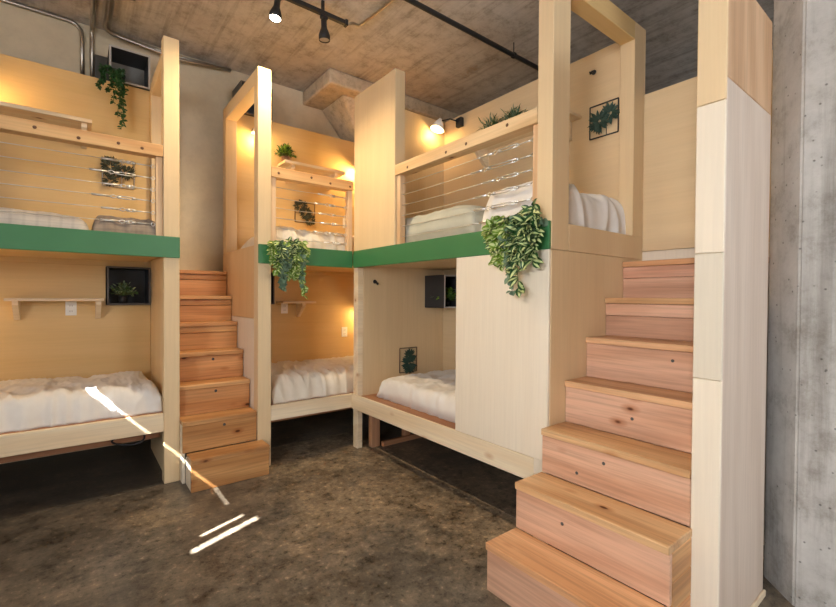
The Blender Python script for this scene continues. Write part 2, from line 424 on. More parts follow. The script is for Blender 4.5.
# --- right bunk ---
CX = 2.04; CXB = 3.08
Cb = empty('bunk_bed', (2.5, 2.5, 0), 'plywood double-deck bunk on the right with pale panel, beside the taller stairs', 'bunk bed', GB)
bx('side_panel', 'ply_z', Cb, CX + .056, CXB, 3.50, 3.575, .36, TOP)
bx('tall_panel', 'ply_z', Cb, CX, CX + .1, 2.92, 3.578, SZ1, TOP)
bx('corner_post', 'pale_x', Cb, CX, CX + .055, 3.50, 3.578, 0, SZ0)
bx('back_panel', 'ply_y', Cb, CXB, CXB + .02, 1.43, 3.575, .36, TOP)
bx('front_post', 'ply_z', Cb, CX, CX + .16, 1.43, 1.53, SZ0, TOP)
bx('rear_post', 'ply_z', Cb, 2.945, CXB, 1.43, 1.53, SZ1, TOP)
bx('top_beam', 'ply_x', Cb, CX + .16, 2.945, 1.43, 1.53, TOP - .12, TOP)
bx('side_panel', 'ply_z', Cb, CX, CXB, 1.43, 1.53, 0, SZ1 - .0 if False else SZ0 - .002)
bx('side_panel', 'ply_z', Cb, CX + .162, CXB, 1.43, 1.53, SZ0, SZ1)
bm = bm_new(); box(bm, CX - .018, CX - .001, 1.432, 2.167, .502, SZ0 - .001); box(bm, CX - .018, CX - .001, 1.432, 1.518, 0, .502, 0)
obj('front_panel', bm, 'ply_pale', Cb, label='pale birch sheet closing the near half of the lower berth')
bx('green_board', 'green', Cb, CX - .02, CX - .001, 1.432, 3.558, SZ0, SZ1)
bx('upper_deck', 'ply_y', Cb, CX + .002, CXB, 1.532, 3.498, 1.69, 1.80)
bx('lower_deck', 'red_y', Cb, CX + .035, CXB, 1.532, 3.498, .44, .485)
bx('bed_rail', 'pale_y', Cb, CX - .018, CX - .001, 1.52, 3.578, .362, .50)
bx('leg', 'red_z', Cb, CX + .12, CX + .21, 3.44, 3.498, 0, .44)
bx('leg', 'red_z', Cb, 2.54, 2.61, 3.44, 3.498, 0, .44)
bx('floor_beam', 'red_x', Cb, CX + .22, 3.0, 3.395, 3.435, 0, .045)
guard(Cb, 1, CX, 1.532, 2.918, 'pine_y', 'pine_z', False, .5, knots=(1.75, 2.1, 2.3, 2.75))

# ------------------------------------------------------------------ stairs
RISE = .234
S1 = empty('staircase', (.9, 4.0, 0), 'short fir staircase between the left bunk and the corner bunk', 'staircase', 'box stairs up to the bunks')
for i in range(7):
    y = 3.40 + .18 * i; yn = y + .18 if i < 6 else 4.945; zt = RISE * (i + 1)
    x0, x1 = (.64, 1.195) if i == 0 else (.618, 1.154)
    if i == 1: x0 = .6175
    if i == 0: yn = 3.575
    bx('tread', 'fir_x', S1, x0, x1, y, yn + (.012 if i not in (0, 6) else 0), zt - .034, zt)
    if i in (4, 5, 6):
        bx('riser', 'fir_xr', S1, x0, x1, y + .014, y + .036, zt - RISE, zt - RISE + .145)
        bx('riser', 'fir_xr', S1, x0, x1, y + .010, y + .036, zt - RISE + .147, zt - .036)
    else:
        bm = bm_new(); box(bm, x0, x1, y + .012, y + .036, zt - RISE, zt - .036)
        if i: lathe(bm, [(.001, 0), (.011, 0), (.011, .0015), (.001, .0015)], 12, (x0 + .27 + .02 * (i % 2), y + .012, zt - .066), (0, -1, 0), 1)
        obj('riser', bm, ['fir_xr', 'slot'], S1)
bx('side_board', 'ply_pale', S1, .641, .662, 3.437, 3.616, 0, .198, label='side board of the bottom step, painted pale as if lit')  # pale sheet puts the light on the stair's left side into its colour
bx('side_board', 'ply_pale', S1, .619, .639, 3.617, 3.76, 0, .433, label='side board of the second step, painted pale as if lit')  # same paleness, standing in for light on this side
S2 = empty('staircase', (2.3, 1.07, 0), 'tall fir staircase in the right foreground climbing beside the pale panel', 'staircase', 'box stairs up to the bunks')
for i in range(7):
    x = 1.535 + .212 * i; xn = x + .212 if i < 6 else CXB - .002; zt = RISE * (i + 1)
    y0, y1 = (.697, 1.428) if i < 2 else ((.712, 1.428) if i > 2 else (.708, 1.428))
    bx('tread', 'fir_y', S2, x, xn + (.009 if i == 1 else .012 if i < 6 else 0), y0, y1, zt - .034, zt)
    if i in (5, 6):
        bx('riser', 'fir_yr', S2, x + .014, x + .036, y0, y1, zt - RISE, zt - RISE + .125)
        bx('riser', 'fir_yr', S2, x + .010, x + .036, y0, y1, zt - RISE + .127, zt - .036)
    else:
        bm = bm_new(); box(bm, x + .012, x + .036, y0, y1, zt - RISE, zt - .036)
        for yy, zz in ((), ((1.16, .07),), ((1.08, .05), (1.22, .14)), ((1.05, .10),), ((.95, .05),), (), ())[i]:
            lathe(bm, [(.001, 0), (.008, 0), (.008, .0015), (.001, .0015)], 12, (x + .012, yy, zt - .036 - zz), (-1, 0, 0), 1)
        obj('riser', bm, ['fir_yr', 'slot'], S2)
for j, (x0, z0, z1) in enumerate(((1.573, 0, .198), (1.787, .2, .315), (1.787, .317, .432))):
    bx('side_board', 'fir_x', S2, x0, 1.966, .698, .72, z0, z1)

# partition beside the tall stairs
E_ = empty('partition_panel', (2.25, .655, 0), 'tall narrow plywood partition between the tall stairs and the concrete pillar', 'partition')
bx('face_sheet', 'ply_z', E_, 1.97, 1.982, .604, .706, 2.172, 2.69, label='tan top piece of the end face')
bx('face_sheet', 'ply_pale', E_, 1.97, 1.982, .604, .706, 1.583, 2.17)
bx('face_sheet', 'ply_sage', E_, 1.97, 1.982, .604, .706, 1.082, 1.581)
bx('face_sheet', 'ply_pale', E_, 1.97, 1.982, .604, .706, 0, 1.08)
bx('side_sheet', 'ply_pink', E_, 1.983, 2.56, .604, .618, 2.262, 2.69, label='reddish top sheet of the side')
bx('side_sheet', 'ply_side', E_, 1.983, 2.56, .604, .618, 0, 2.26)
bx('core', 'ply_z', E_, 1.983, 2.56, .6185, .706, 0, 2.688)
bx('base_strip', 'pale_x', E_, 1.99, 2.56, .592, .603, 0, .03)
# panel behind the stairs
W_ = empty('back_panel', (3.09, 1.1, 0), 'plain plywood sheet closing the top of the tall stairs', 'panel')
bx('upper_sheet', 'ply_y', W_, CXB, CXB + .02, .66, 1.428, 1.725, 2.80)
bx('lower_sheet', 'ply_pale', W_, CXB, CXB + .02, .66, 1.428, 0, 1.722)

# ------------------------------------------------------------------ bedding
def soft(name, mat, x0, x1, y0, y1, z0, z1, seed, nx=90, ny=60, amp=.02, fold=.02, ex=5.0, label='', group=None, cat='mattress', fr=(10, 4.5)):
    bm = bm_new(); off = Vector((seed * 3.1, seed * 1.7, seed * .9))
    L, W = x1 - x0, y1 - y0; cx, cy = (x0 + x1) / 2, (y0 + y1) / 2; Hh = z1 - z0
    g = []
    for j in range(ny + 1):
        row = []
        v = -math.cos(PI * j / ny)
        for i in range(nx + 1):
            u = -math.cos(PI * i / nx); u = .55 * u + .45 * (2 * i / nx - 1)
            ex_u = 3 + ex * L; ex_v = 3 + ex * W
            k = max(0, 1 - abs(u) ** (ex_u * 2)) ** (1 / 2.2) * max(0, 1 - abs(v) ** (ex_v)) ** (1 / 2.2)
            p = Vector((cx + u * L / 2, cy + v * W / 2, z0 + Hh * k))
            n1 = noise.noise(Vector((p.x * 2.2, p.y * 2.2, 0)) + off)
            q = Vector((p.x * fr[0], p.y * fr[1], p.z * 2)) + off
            n2 = 1 - abs(noise.noise(q)) * 2.6; n2 = max(-.4, n2)
            n3 = 1 - 2.2 * abs(noise.noise(Vector((p.x * fr[0] * 2.6, p.y * fr[1] * 2.6, p.z * 7)) + off * 2))
            p.z += (n1 * amp + n2 * fold * .6 + n3 * fold * .25) * min(1, k * 1.2)
            e = (1 - k) * (1 if 0 < j < ny else 1)
            side = max(0, abs(v) - .75) / .25
            p.y += -(1 if v > 0 else -1) * (.5 - n2 * .5) * fold * 1.4 * side
            side = max(0, abs(u) - .85) / .15
            p.x += -(1 if u > 0 else -1) * (.5 - n2 * .5) * fold * side
            p.z = max(p.z, z0)
            row.append(bm.verts.new(p))
        g.append(row)
    for j in range(ny):
        for i in range(nx):
            f = bm.faces.new((g[j][i], g[j][i + 1], g[j + 1][i + 1], g[j + 1][i])); f.smooth = True
    rim = [g[0][i] for i in range(nx + 1)] + [g[j][nx] for j in range(1, ny + 1)] + [g[ny][i] for i in range(nx - 1, -1, -1)] + [g[j][0] for j in range(ny - 1, 0, -1)]
    bm.faces.new(rim[::-1])
    o = obj(name, bm, mat, None, (cx, cy, z0))
    return tag(o, label, cat, group)
GM = 'made-up bunk mattresses'
soft('mattress', 'duvet', -1.46, .525, 3.745, 4.61, .531, .735, 1, 240, 100, .016, .03, label='rumpled white bed on the lower deck of the left bunk, with sunlit streak', group=GM)
soft('mattress', 'plaid', -1.46, .08, 3.72, 4.61, 1.802, 1.955, 2, 110, 50, .012, .012, label='grey plaid bedding on the upper deck of the left bunk', group=GM)
soft('blanket', 'brown_cloth', .09, .50, 3.72, 4.59, 1.802, 1.965, 3, 40, 60, .012, .02, label='brown rumpled blanket at the right end of the upper left deck', cat='blanket')
soft('mattress', 'cream', 1.30, 3.2, 3.63, 4.59, .492, .70, 4, 240, 100, .018, .03, label='cream rumpled bed on the lower deck of the corner bunk', group=GM)
soft('mattress', 'cream', 1.29, 3.2, 3.64, 4.59, 1.802, 1.99, 5, 160, 80, .02, .032, label='cream bed on the upper deck of the corner bunk, above the trailing plant', group=GM)
soft('mattress', 'duvet', 2.16, 3.05, 1.56, 3.42, .487, .66, 6, 90, 170, .018, .034, label='white bed with beige top on the lower deck of the right bunk', group=GM, fr=(4.5, 10))
soft('mattress', 'greygreen', 2.12, 3.05, 2.09, 3.46, 1.802, 2.065, 8, 60, 90, .014, .012, label='sage grey bedding behind the cables on the upper right deck', group=GM, fr=(3, 5))
soft('duvet', 'whitefold', 2.12, 3.06, 1.46, 2.085, 1.825, 2.085, 9, 100, 80, .025, .042, label='folded white duvet at the near end of the upper right deck', cat='duvet', fr=(6, 4))

# ------------------------------------------------------------------ shelves, cubbies, outlets, hooks
def shelf(axis, wallc, u0, u1, z, depth, label, brs, t=.022, sgn=-1):
    """wall shelf along axis, its back against wallc, projecting towards -"""
    def b4(bm, a, b, c, d, z0, z1):
        if axis == 0: box(bm, a, b, c, d, z0, z1)
        else: box(bm, c, d, a, b, z0, z1)
    loc = ((u0 + u1) / 2, wallc, z) if axis == 0 else (wallc, (u0 + u1) / 2, z)
    r = empty('wall_shelf', loc, label, 'shelf', 'pine shelves on the berth walls')
    bm = bm_new(); b4(bm, u0, u1, wallc - depth, wallc - .001, z - t, z); obj('board', bm, 'pale_x' if axis == 0 else 'pale_y', r)
    for u in brs:
        bm = bm_new(); w = .018; d = depth * .85
        prof = [(0, z - t), (-d, z - t), (-d, z - t - .03), (-.03, z - t - .15), (0, z - t - .15)]
        rows = []
        for s in (-w, w):
            rows.append([bm.verts.new((u + s, wallc - .001 + p, q) if axis == 0 else (wallc - .001 + p, u + s, q)) for p, q in prof])
        bm.faces.new(rows[0]); bm.faces.new(rows[1][::-1])
        for k in range(5): bm.faces.new((rows[0][k], rows[0][(k + 1) % 5], rows[1][(k + 1) % 5], rows[1][k]))
        obj('bracket', bm, 'pale_x', r)
    return r
shelf(0, AYB, -.42, .185, 1.375, .2, 'long pine shelf left of the black cubby, lower left berth', (-.36, .15))
bm_s = shelf(0, AYB, -1.2, .11, 2.81, .24, 'pine shelf on the back wall of the upper left berth', (-1.0, .06), .03)
shelf(0, BYB, 1.69, 2.06, 1.35, .2, 'short pine shelf above the bed in the lower corner berth', (1.93,))
shelf(0, BYB, 1.70, 2.40, 2.81, .22, 'pine shelf holding the round bush, upper corner berth', (1.80, 2.3), .03)
shelf(1, CXB, 1.9, 2.95, 2.81, .2, 'pine shelf behind the cable guard of the upper right berth', (2.0, 2.88))

def cubby(x0, x1, y0, y1, z0, z1, label, backmat='charcoal', shellmat='charcoal'):
    """open-front box facing -y"""
    t = .014
    r = empty('cubby_box', ((x0 + x1) / 2, y0, z0), label, 'cubby', 'black cubby boxes')
    bm = bm_new()
    box(bm, x0, x0 + t, y0, y1, z0, z1, .001); box(bm, x1 - t, x1, y0, y1, z0, z1, .001)
    box(bm, x0 + t, x1 - t, y0, y1, z0, z0 + t, 0); box(bm, x0 + t, x1 - t, y0, y1, z1 - t, z1, 0)
    obj('shell', bm, shellmat, r)
    bx('back', backmat, r, x0 + t, x1 - t, y1 - t, y1, z0 + t, z1 - t, bev=0)
    bm = bm_new(); e = .004
    box(bm, x0, x0 + t, y0 - e, y0 - .0005, z0, z1, 0); box(bm, x1 - t, x1, y0 - e, y0 - .0005, z0, z1, 0)
    box(bm, x0 + t, x1 - t, y0 - e, y0 - .0005, z0, z0 + t, 0); box(bm, x0 + t, x1 - t, y0 - e, y0 - .0005, z1 - t, z1, 0)
    obj('edge_band', bm, 'edge' if backmat != 'charcoal' or 'white' in label else 'grey', r)
    return r
cubby(.212, .534, AYB - .04, AYB + .27, 1.317, 1.652, 'black cubby with a small potted plant, lower left berth')
cubby(.235, .536, AYB - .03, AYB + .28, TOP + .002, TOP + .30, 'cubby high on the wall above the left bunk, trailing plant inside', 'greypale')
cubby(1.33, 1.66, BYB - .03, BYB + .28, 1.317, 1.652, 'black cubby behind the trailing leaves, lower corner berth')
cubby(1.315, 1.635, BYB - .03, BYB + .28, TOP + .002, TOP + .32, 'dark cubby above the corner bunk, peeking out behind its post')
cubby(2.828, CXB - .002, 3.2, 3.498, 1.295, 1.622, 'black cubby with white edges, lower right berth')

def outlet(axis, x, y, z, label):
    r = empty('outlet_plate', (x, y, z), label, 'outlet', 'white outlet plates')
    w, h, t = .037, .058, .006
    bm = bm_new()
    box(bm, x - w, x + w, y - t, y - .0005, z - h, z + h, .003)
    p = obj('cover_plate', bm, 'white', r)
    for dz in (-.025, .02):
        bm = bm_new(); box(bm, x - .016, x + .016, y - t - .002, y - t + .001, z + dz - .013, z + dz + .015, .002); s = obj('socket', bm, 'white', r)
        bm = bm_new()
        for dx in (-.007, .007): box(bm, x + dx - .0015, x + dx + .0015, y - t - .003, y - t - .001, z + dz - .004, z + dz + .008, 0)
        obj('slot', bm, 'slot', s)
    return r
outlet(0, -.03, AYB, 1.29, 'white outlet under the shelf in the lower left berth')
outlet(0, 1.78, BYB, 1.275, 'white outlet under the shelf in the lower corner berth')
outlet(0, 2.51, BYB, .985, 'white outlet above the bed, right side of the lower corner berth')
outlet(0, 2.52, BYB, 2.27, 'white outlet behind the cables of the upper corner berth')
def hook(p, n, label):
    p = Vector(p); n = Vector(n)
    r = empty('coat_hook', p, label, 'hook', 'black coat hooks')
    bm = bm_new(); lathe(bm, [(.001, .0005), (.018, .0005), (.018, .006), (.001, .006)], 16, p, n); obj('base', bm, 'black', r)
    bm = bm_new(); tube(bm, [p + n * .005, p + n * .03, p + n * .04 + Vector((0, 0, -.02)), p + n * .05 + Vector((0, 0, -.028)), p + n * .06 + Vector((0, 0, -.012))], .006); obj('prong', bm, 'black', r)
hook((2.22, 3.499, 1.545), (0, -1, 0), 'black hook on the side panel of the lower right berth')
hook((CXB - .0005, 1.80, 3.10), (-1, 0, 0), 'dark hook high on the back panel of the upper right berth')

# ------------------------------------------------------------------ plants
def leaf(bm, p, d, up, L, W, mo=0, mi=1, droop=.25, rows=4):
    d = d.normalized(); s = d.cross(up)
    if s.length < 1e-3: s = d.cross(Vector((1, 0, 0)))
    s.normalize(); n = s.cross(d).normalized()
    prev = None
    for k in range(rows + 1):
        t = k / rows
        w = W * .5 * math.sin(PI * min(1, t * .92 + .06)) ** .8
        c = p + d * (L * t) - n * (droop * L * t * t)
        row = [bm.verts.new(c - s * w + n * w * .25), bm.verts.new(c - s * w * .4), bm.verts.new(c + s * w * .4), bm.verts.new(c + s * w + n * w * .25)]
        if prev:
            for q in range(3):
                f = bm.faces.new((prev[q], prev[q + 1], row[q + 1], row[q])); f.smooth = True
                f.material_index = mi if q == 1 else mo
        prev = row
def rv(a=1.0): return Vector((random.uniform(-a, a), random.uniform(-a, a), random.uniform(-a, a)))
def pot(name, r, org, rt, rb, h, mat='black'):
    bm = bm_new(); lathe(bm, [(.001, 0), (rb, 0), (rt, h), (rt * .88, h), (rt * .86, h - .012), (.001, h - .012)], 24, org)
    p = obj('pot', bm, mat, r); return p
def drape(name, label, org, du, dw, strands, mats, leafL, leafW, dens, top=None):
    """trailing plant: strands (u, length, lean_u, kind) hang down from org along +dw outwards"""
    r = empty(name, org, label, 'plant', 'trailing plants'); org = Vector(org); du = Vector(du); dw = Vector(dw)
    Z = Vector((0, 0, 1))
    bs = bm_new(); bl = bm_new()
    for (u, ln, lean, kind, up0) in strands:
        n = 12; pts = []
        ph = random.uniform(0, 6)
        for k in range(n + 1):
            t = k / n
            out = .03 + .075 * math.sin(min(1, t * 2.2) * PI / 2) - .03 * t + .012 * math.sin(5 * t + ph)
            if t < .12: z = up0 * t / .12
            else: z = up0 - (t - .12) / .88 * (ln + up0)
            pts.append(org + du * (u + lean * t + .012 * math.sin(7 * t + ph)) + dw * (out if t > 0 else 0) + Z * z)
        tube(bs, pts, .0025, 5)
        for k in range(1, n + 1):
            for q in range(dens):
                p = pts[k - 1].lerp(pts[k], random.random())
                d = (du * random.uniform(-1, 1) + dw * random.uniform(.1, .9) + Z * random.uniform(-.9, .35))
                s = random.uniform(.7, 1.15)
                leaf(bl, p, d, (dw + Z * .6 + rv(.4)), leafL[kind] * s, leafW[kind] * s, *mats[kind])
    obj('stems', bs, 'stem', r)
    obj('leaves', bl, ['leaf_dk', 'leaf_md', 'leaf_lt', 'leaf_gr', 'leaf_br'], r)
    return r
def strands(u0, u1, n, fn, kinds):
    out = []
    for i in range(n):
        u = u0 + (u1 - u0) * (i + .5) / n + random.uniform(-.01, .01)
        t = (u - u0) / (u1 - u0)
        out.append((u, fn(t) * random.uniform(.8, 1.05), random.uniform(-.02, .02), random.choice(kinds), random.uniform(.0, .05)))
    return out
LL = (.075, .06, .05); LW = (.034, .034, .036)
# kinds: 0 dark with cream centre, 1 mid green with cream, 2 rounded grey green
KM = [(0, 2), (4, 2), (3, 3), (0, 0)]
sB = strands(1.24, 1.53, 13, lambda t: .12 + .2 * max(0, 1 - abs(t - .25) / .3) + .2 * max(0, 1 - abs(t - .68) / .22), (0, 1, 2, 1))
sB += [(1.31, .37, .0, 2, .02), (1.33, .33, .01, 2, .02), (1.36, .28, 0, 1, .03), (1.46, .38, .05, 2, .03), (1.48, .42, .02, 1, .03), (1.42, .25, .0, 0, .04)]
drape('trailing_plant', 'variegated trailing plant hanging over the green board of the corner bunk', (0, BY - .02, SZ1), (1, 0, 0), (0, -1, 0), sB, KM, (.05, .045, .038), (.03, .034, .038), 4)
sC = strands(1.47, 1.64, 8, lambda t: .12 + .14 * t, (0, 0, 2)) + strands(1.64, 1.77, 6, lambda t: .24 - .12 * t, (1, 1, 0))
sC += [(1.60, .39, .02, 2, .04), (1.63, .33, .01, 2, .03), (1.58, .385, -.02, 0, .04), (1.52, .24, -.03, 0, .08), (1.48, .16, -.02, 0, .10), (1.54, .22, 0, 0, .07), (1.69, .25, .02, 1, .03), (1.72, .22, .02, 1, .03), (1.74, .12, .03, 1, .03)]
drape('trailing_plant', 'variegated trailing plant hanging over the green board near the tall stairs', (CX - .02, 0, SZ1), (0, 1, 0), (-1, 0, 0), sC, KM, (.07, .058, .044), (.04, .044, .044), 3)
# pothos in the high cubby
sA = [(x, l, ln, 0, .02) for x, l, ln in ((.20, .20, -.04), (.23, .16, -.07), (.25, .22, -.03), (.29, .40, .01), (.30, .47, .02), (.27, .28, .0), (.32, .22, .01), (.31, .5, .01))]
pa = drape('trailing_plant', 'dark small-leaved vine spilling from the cubby above the left bunk', (0, AYB - .05, TOP + .06), (1, 0, 0), (0, -1, 0), sA, [(0, 0), (1, 1), (3, 3), (0, 0)], (.03, .03, .03), (.02, .02, .02), 5)
bm = bm_new(); lathe(bm, [(.001, 0), (.045, 0), (.058, .075), (.05, .075), (.048, .065), (.001, .065)], 20, (.30, AYB + .05, TOP + .018)); obj('pot', bm, 'black', pa)

def bush(name, label, org, potd, R, n, L, W, mats, flatz=1.0, potmat='black', grow=1.0):
    r = empty(name, org, label, 'plant', 'small potted plants')
    rt, rb, h = potd; org = Vector(org)
    pot('pot', r, org, rt, rb, h, potmat)
    bm = bm_new(); lathe(bm, [(.001, h - .013), (rt * .84, h - .011), (.001, h - .004)], 16, org); obj('soil', bm, 'soil', r)
    bs = bm_new(); bl = bm_new(); c = org + Vector((0, 0, h))
    for i in range(n):
        a = random.uniform(0, 2 * PI); e = random.uniform(.25, 1.45)
        d = Vector((math.cos(a) * math.cos(e), math.sin(a) * math.cos(e), math.sin(e) * flatz * grow))
        ln = R * random.uniform(.55, 1)
        tube(bs, [c, c + d * ln * .5, c + d * ln], .0015, 4)
        for q in range(3):
            leaf(bl, c + d * ln * random.uniform(.5, 1), d + rv(.7), Vector((0, 0, 1)) + rv(.4), L * random.uniform(.7, 1.2), W, *mats[i % len(mats)], rows=3)
    obj('stems', bs, 'stem', r); obj('leaves', bl, ['leaf_dk', 'leaf_md', 'leaf_lt', 'leaf_gr', 'leaf_br'], r)
    return r
bush('potted_plant', 'small twiggy plant in a black pot inside the lower left cubby', (.33, AYB + .0, 1.332), (.036, .03, .065), .135, 60, .032, .018, [(3, 2), (3, 3), (1, 1)], .9)
bush('potted_plant', 'bright round bush in a brown pot on the upper corner shelf', (1.755, BYB - .1, 2.811), (.05, .04, .06), .11, 130, .04, .018, [(1, 1), (4, 4), (0, 0), (4, 4)], 1.1, 'brownpot')
bush('potted_plant', 'small leafy plant inside the white-edged cubby, lower right berth', (2.96, 3.32, 1.31), (.04, .034, .05), .15, 60, .05, .026, [(1, 1), (4, 4)], 1.0)
bush('potted_plant', 'dark spiky tuft on the upper right shelf, farther from the big post', (2.97, 2.72, 2.811), (.04, .034, .06), .135, 60, .06, .008, [(0, 0), (3, 3)], 1.3)
bush('potted_plant', 'dark spiky tuft on the upper right shelf, nearer the big post', (2.97, 2.48, 2.811), (.04, .034, .06), .135, 60, .06, .008, [(0, 0), (3, 3)], 1.3)

def wall_art(c, du, n, size, label, clumps, mat, fm='frame_wood', spiky=True):
    """little wire frame on a wall with a clump of foliage in it"""
    c = Vector(c); du = Vector(du); n = Vector(n); Z = Vector((0, 0, 1)); w, h = size
    r = empty('framed_plant', c, label, 'wall plant', 'framed plants on the berth walls')
    bm = bm_new(); t = .005; o_ = n * .008
    P = lambda a, b: c + du * a + Z * b + o_
    cs = [P(-w, -h), P(w, -h), P(w, h), P(-w, h)]
    for a, b in zip(cs, cs[1:] + cs[:1]): tube(bm, [a, b], t, 6)
    tube(bm, [P(-w, -h * .1), P(w, -h * .1)], t * .6, 6); tube(bm, [P(w * .2, -h), P(w * .2, h)], t * .6, 6)
    obj('frame', bm, fm, r)
    bl = bm_new()
    for (a, b, ra, rb, m) in clumps:
        for i in range(m):
            ang = random.uniform(0, 2 * PI); q = math.sqrt(random.random())
            p = P(a + ra * q * math.cos(ang) * .75, b + rb * q * math.sin(ang) * .75) + n * random.uniform(.005, .045)
            d = du * math.cos(ang) + Z * math.sin(ang) + n * random.uniform(.1, .9) + rv(.5)
            if spiky == 2: d = du * math.cos(ang) + Z * math.sin(ang) + n * .35; p = P(a + ra * .15 * math.cos(ang), b + rb * .15 * math.sin(ang)) + n * .012
            L = (ra + rb) * (.3 if spiky != 2 else .5)
            leaf(bl, p, d, n + rv(.2), L * random.uniform(.8, 1.15), L * (.3 if spiky != 2 else .34), 0, 0, rows=3)
    obj('foliage', bl, [mat], r)
wall_art((.30, AYB - .0, 2.46), (1, 0, 0), (0, -1, 0), (.115, .115), 'dried fern clump on the back wall of the upper left berth', [(-.06, .05, .06, .075, 150), (.05, .015, .08, .045, 110), (-.06, -.075, .05, .05, 80)], 'moss', 'cable')
wall_art((2.01, BYB - .0, 2.33), (1, 0, 0), (0, -1, 0), (.115, .11), 'square frame with diagonal dried fern in the upper corner berth', [(-.06, .06, .065, .06, 120), (.0, -.01, .06, .06, 110), (.05, -.08, .06, .05, 100)], 'moss')
wall_art((CXB, 1.715, 2.72), (0, -1, 0), (-1, 0, 0), (.11, .12), 'black square frame with spiky succulents on the upper right back panel', [(-.025, -.01, .07, .085, 36), (.06, .025, .06, .075, 30)], 'fern', 'black', 2)
wall_art((2.615, 3.499, .775), (1, 0, 0), (0, -1, 0), (.105, .12), 'small square frame with a green rosette in the lower right berth', [(0, -.03, .08, .085, 30), (.0, .035, .065, .07, 26), (0, -.085, .06, .06, 20)], 'fern', 'frame_wood', 2)

# ------------------------------------------------------------------ lamps
def sconce(p, n, aim, label, shade=True, power=20):
    """wall lamp: round plate, short arm, white cone shade, bulb"""
    p = Vector(p); n = Vector(n); aim = Vector(aim).normalized()
    r = empty('wall_lamp', p, label, 'lamp', 'warm reading lamps')
    bm = bm_new(); lathe(bm, [(.001, .0005), (.03, .0005), (.03, .014), (.001, .014)], 20, p, n); obj('wall_plate', bm, 'black', r)
    e = p + n * .12 + Vector((0, 0, .03))
    bm = bm_new(); tube(bm, [p + n * .012, p + n * .05 + Vector((0, 0, .03)), e], .006); obj('arm', bm, 'black', r)
    bm = bm_new(); lathe(bm, [(.014, -.01), (.022, .0), (.065, .085), (.062, .085), (.02, .004), (.012, -.006)], 24, e, aim, closed=True); obj('shade', bm, 'lampshade', r)
    bm = bm_new(); lathe(bm, [(.001, .01), (.012, .012), (.026, .05), (.02, .072), (.001, .08)], 16, e, aim); obj('bulb', bm, 'bulb', r)
    l = bpy.data.lights.new('lamp_light', 'POINT'); l.energy = power; l.color = (1, .62, .22); l.shadow_soft_size = .03
    lo = bpy.data.objects.new('lamp_light', l); COL.objects.link(lo); lo.location = e + aim * .115
D_ = (0, -.1, -1)
sconce((-.75, AYB, 2.95), (0, -1, 0), (.2, -.3, -1), 'reading lamp on the back wall of the upper left berth', power=20)
sconce((-.95, AYB, 1.30), (0, -1, 0), (.2, -.3, -1), 'reading lamp on the back wall of the lower left berth', power=5)
sconce((2.66, BYB, 2.98), (0, -1, 0), (-.1, -.2, -1), 'reading lamp glowing at the right of the upper corner berth', power=17)
sconce((1.46, BYB, 3.10), (0, -1, 0), (.0, .1, -1), 'reading lamp glowing behind the post of the upper corner berth', power=6)
sconce((2.74, BYB, 1.27), (0, -1, 0), (-.1, -.2, -1), 'reading lamp glowing at the right of the lower corner berth', power=6)
# clip lamp in the upper right berth
r = empty('clip_lamp', (CXB, 3.24, 3.17), 'white cone lamp on a black bracket, upper right berth', 'lamp', 'warm reading lamps')
bm = bm_new(); box(bm, CXB - .045, CXB - .0005, 3.2, 3.28, 3.12, 3.21, .006); obj('bracket', bm, 'black', r)
bm = bm_new(); tube(bm, [(CXB - .04, 3.24, 3.17), (CXB - .10, 3.30, 3.20), (CXB - .14, 3.40, 3.20)], .007); obj('arm', bm, 'black', r)
e = Vector((CXB - .14, 3.41, 3.205)); aim = Vector((-.35, .05, -1)).normalized()
bm = bm_new(); lathe(bm, [(.016, -.02), (.028, .0), (.075, .1), (.071, .1), (.024, .004), (.014, -.014)], 24, e, aim, closed=True); obj('shade', bm, 'lampshade', r)
bm = bm_new(); lathe(bm, [(.001, .01), (.014, .012), (.03, .055), (.022, .082), (.001, .09)], 16, e, aim); obj('bulb', bm, 'bulb', r)
l = bpy.data.lights.new('lamp_light', 'POINT'); l.energy = 2.5; l.color = (1, .62, .22); l.shadow_soft_size = .03
lo = bpy.data.objects.new('lamp_light', l); COL.objects.link(lo); lo.location = e + aim * .14

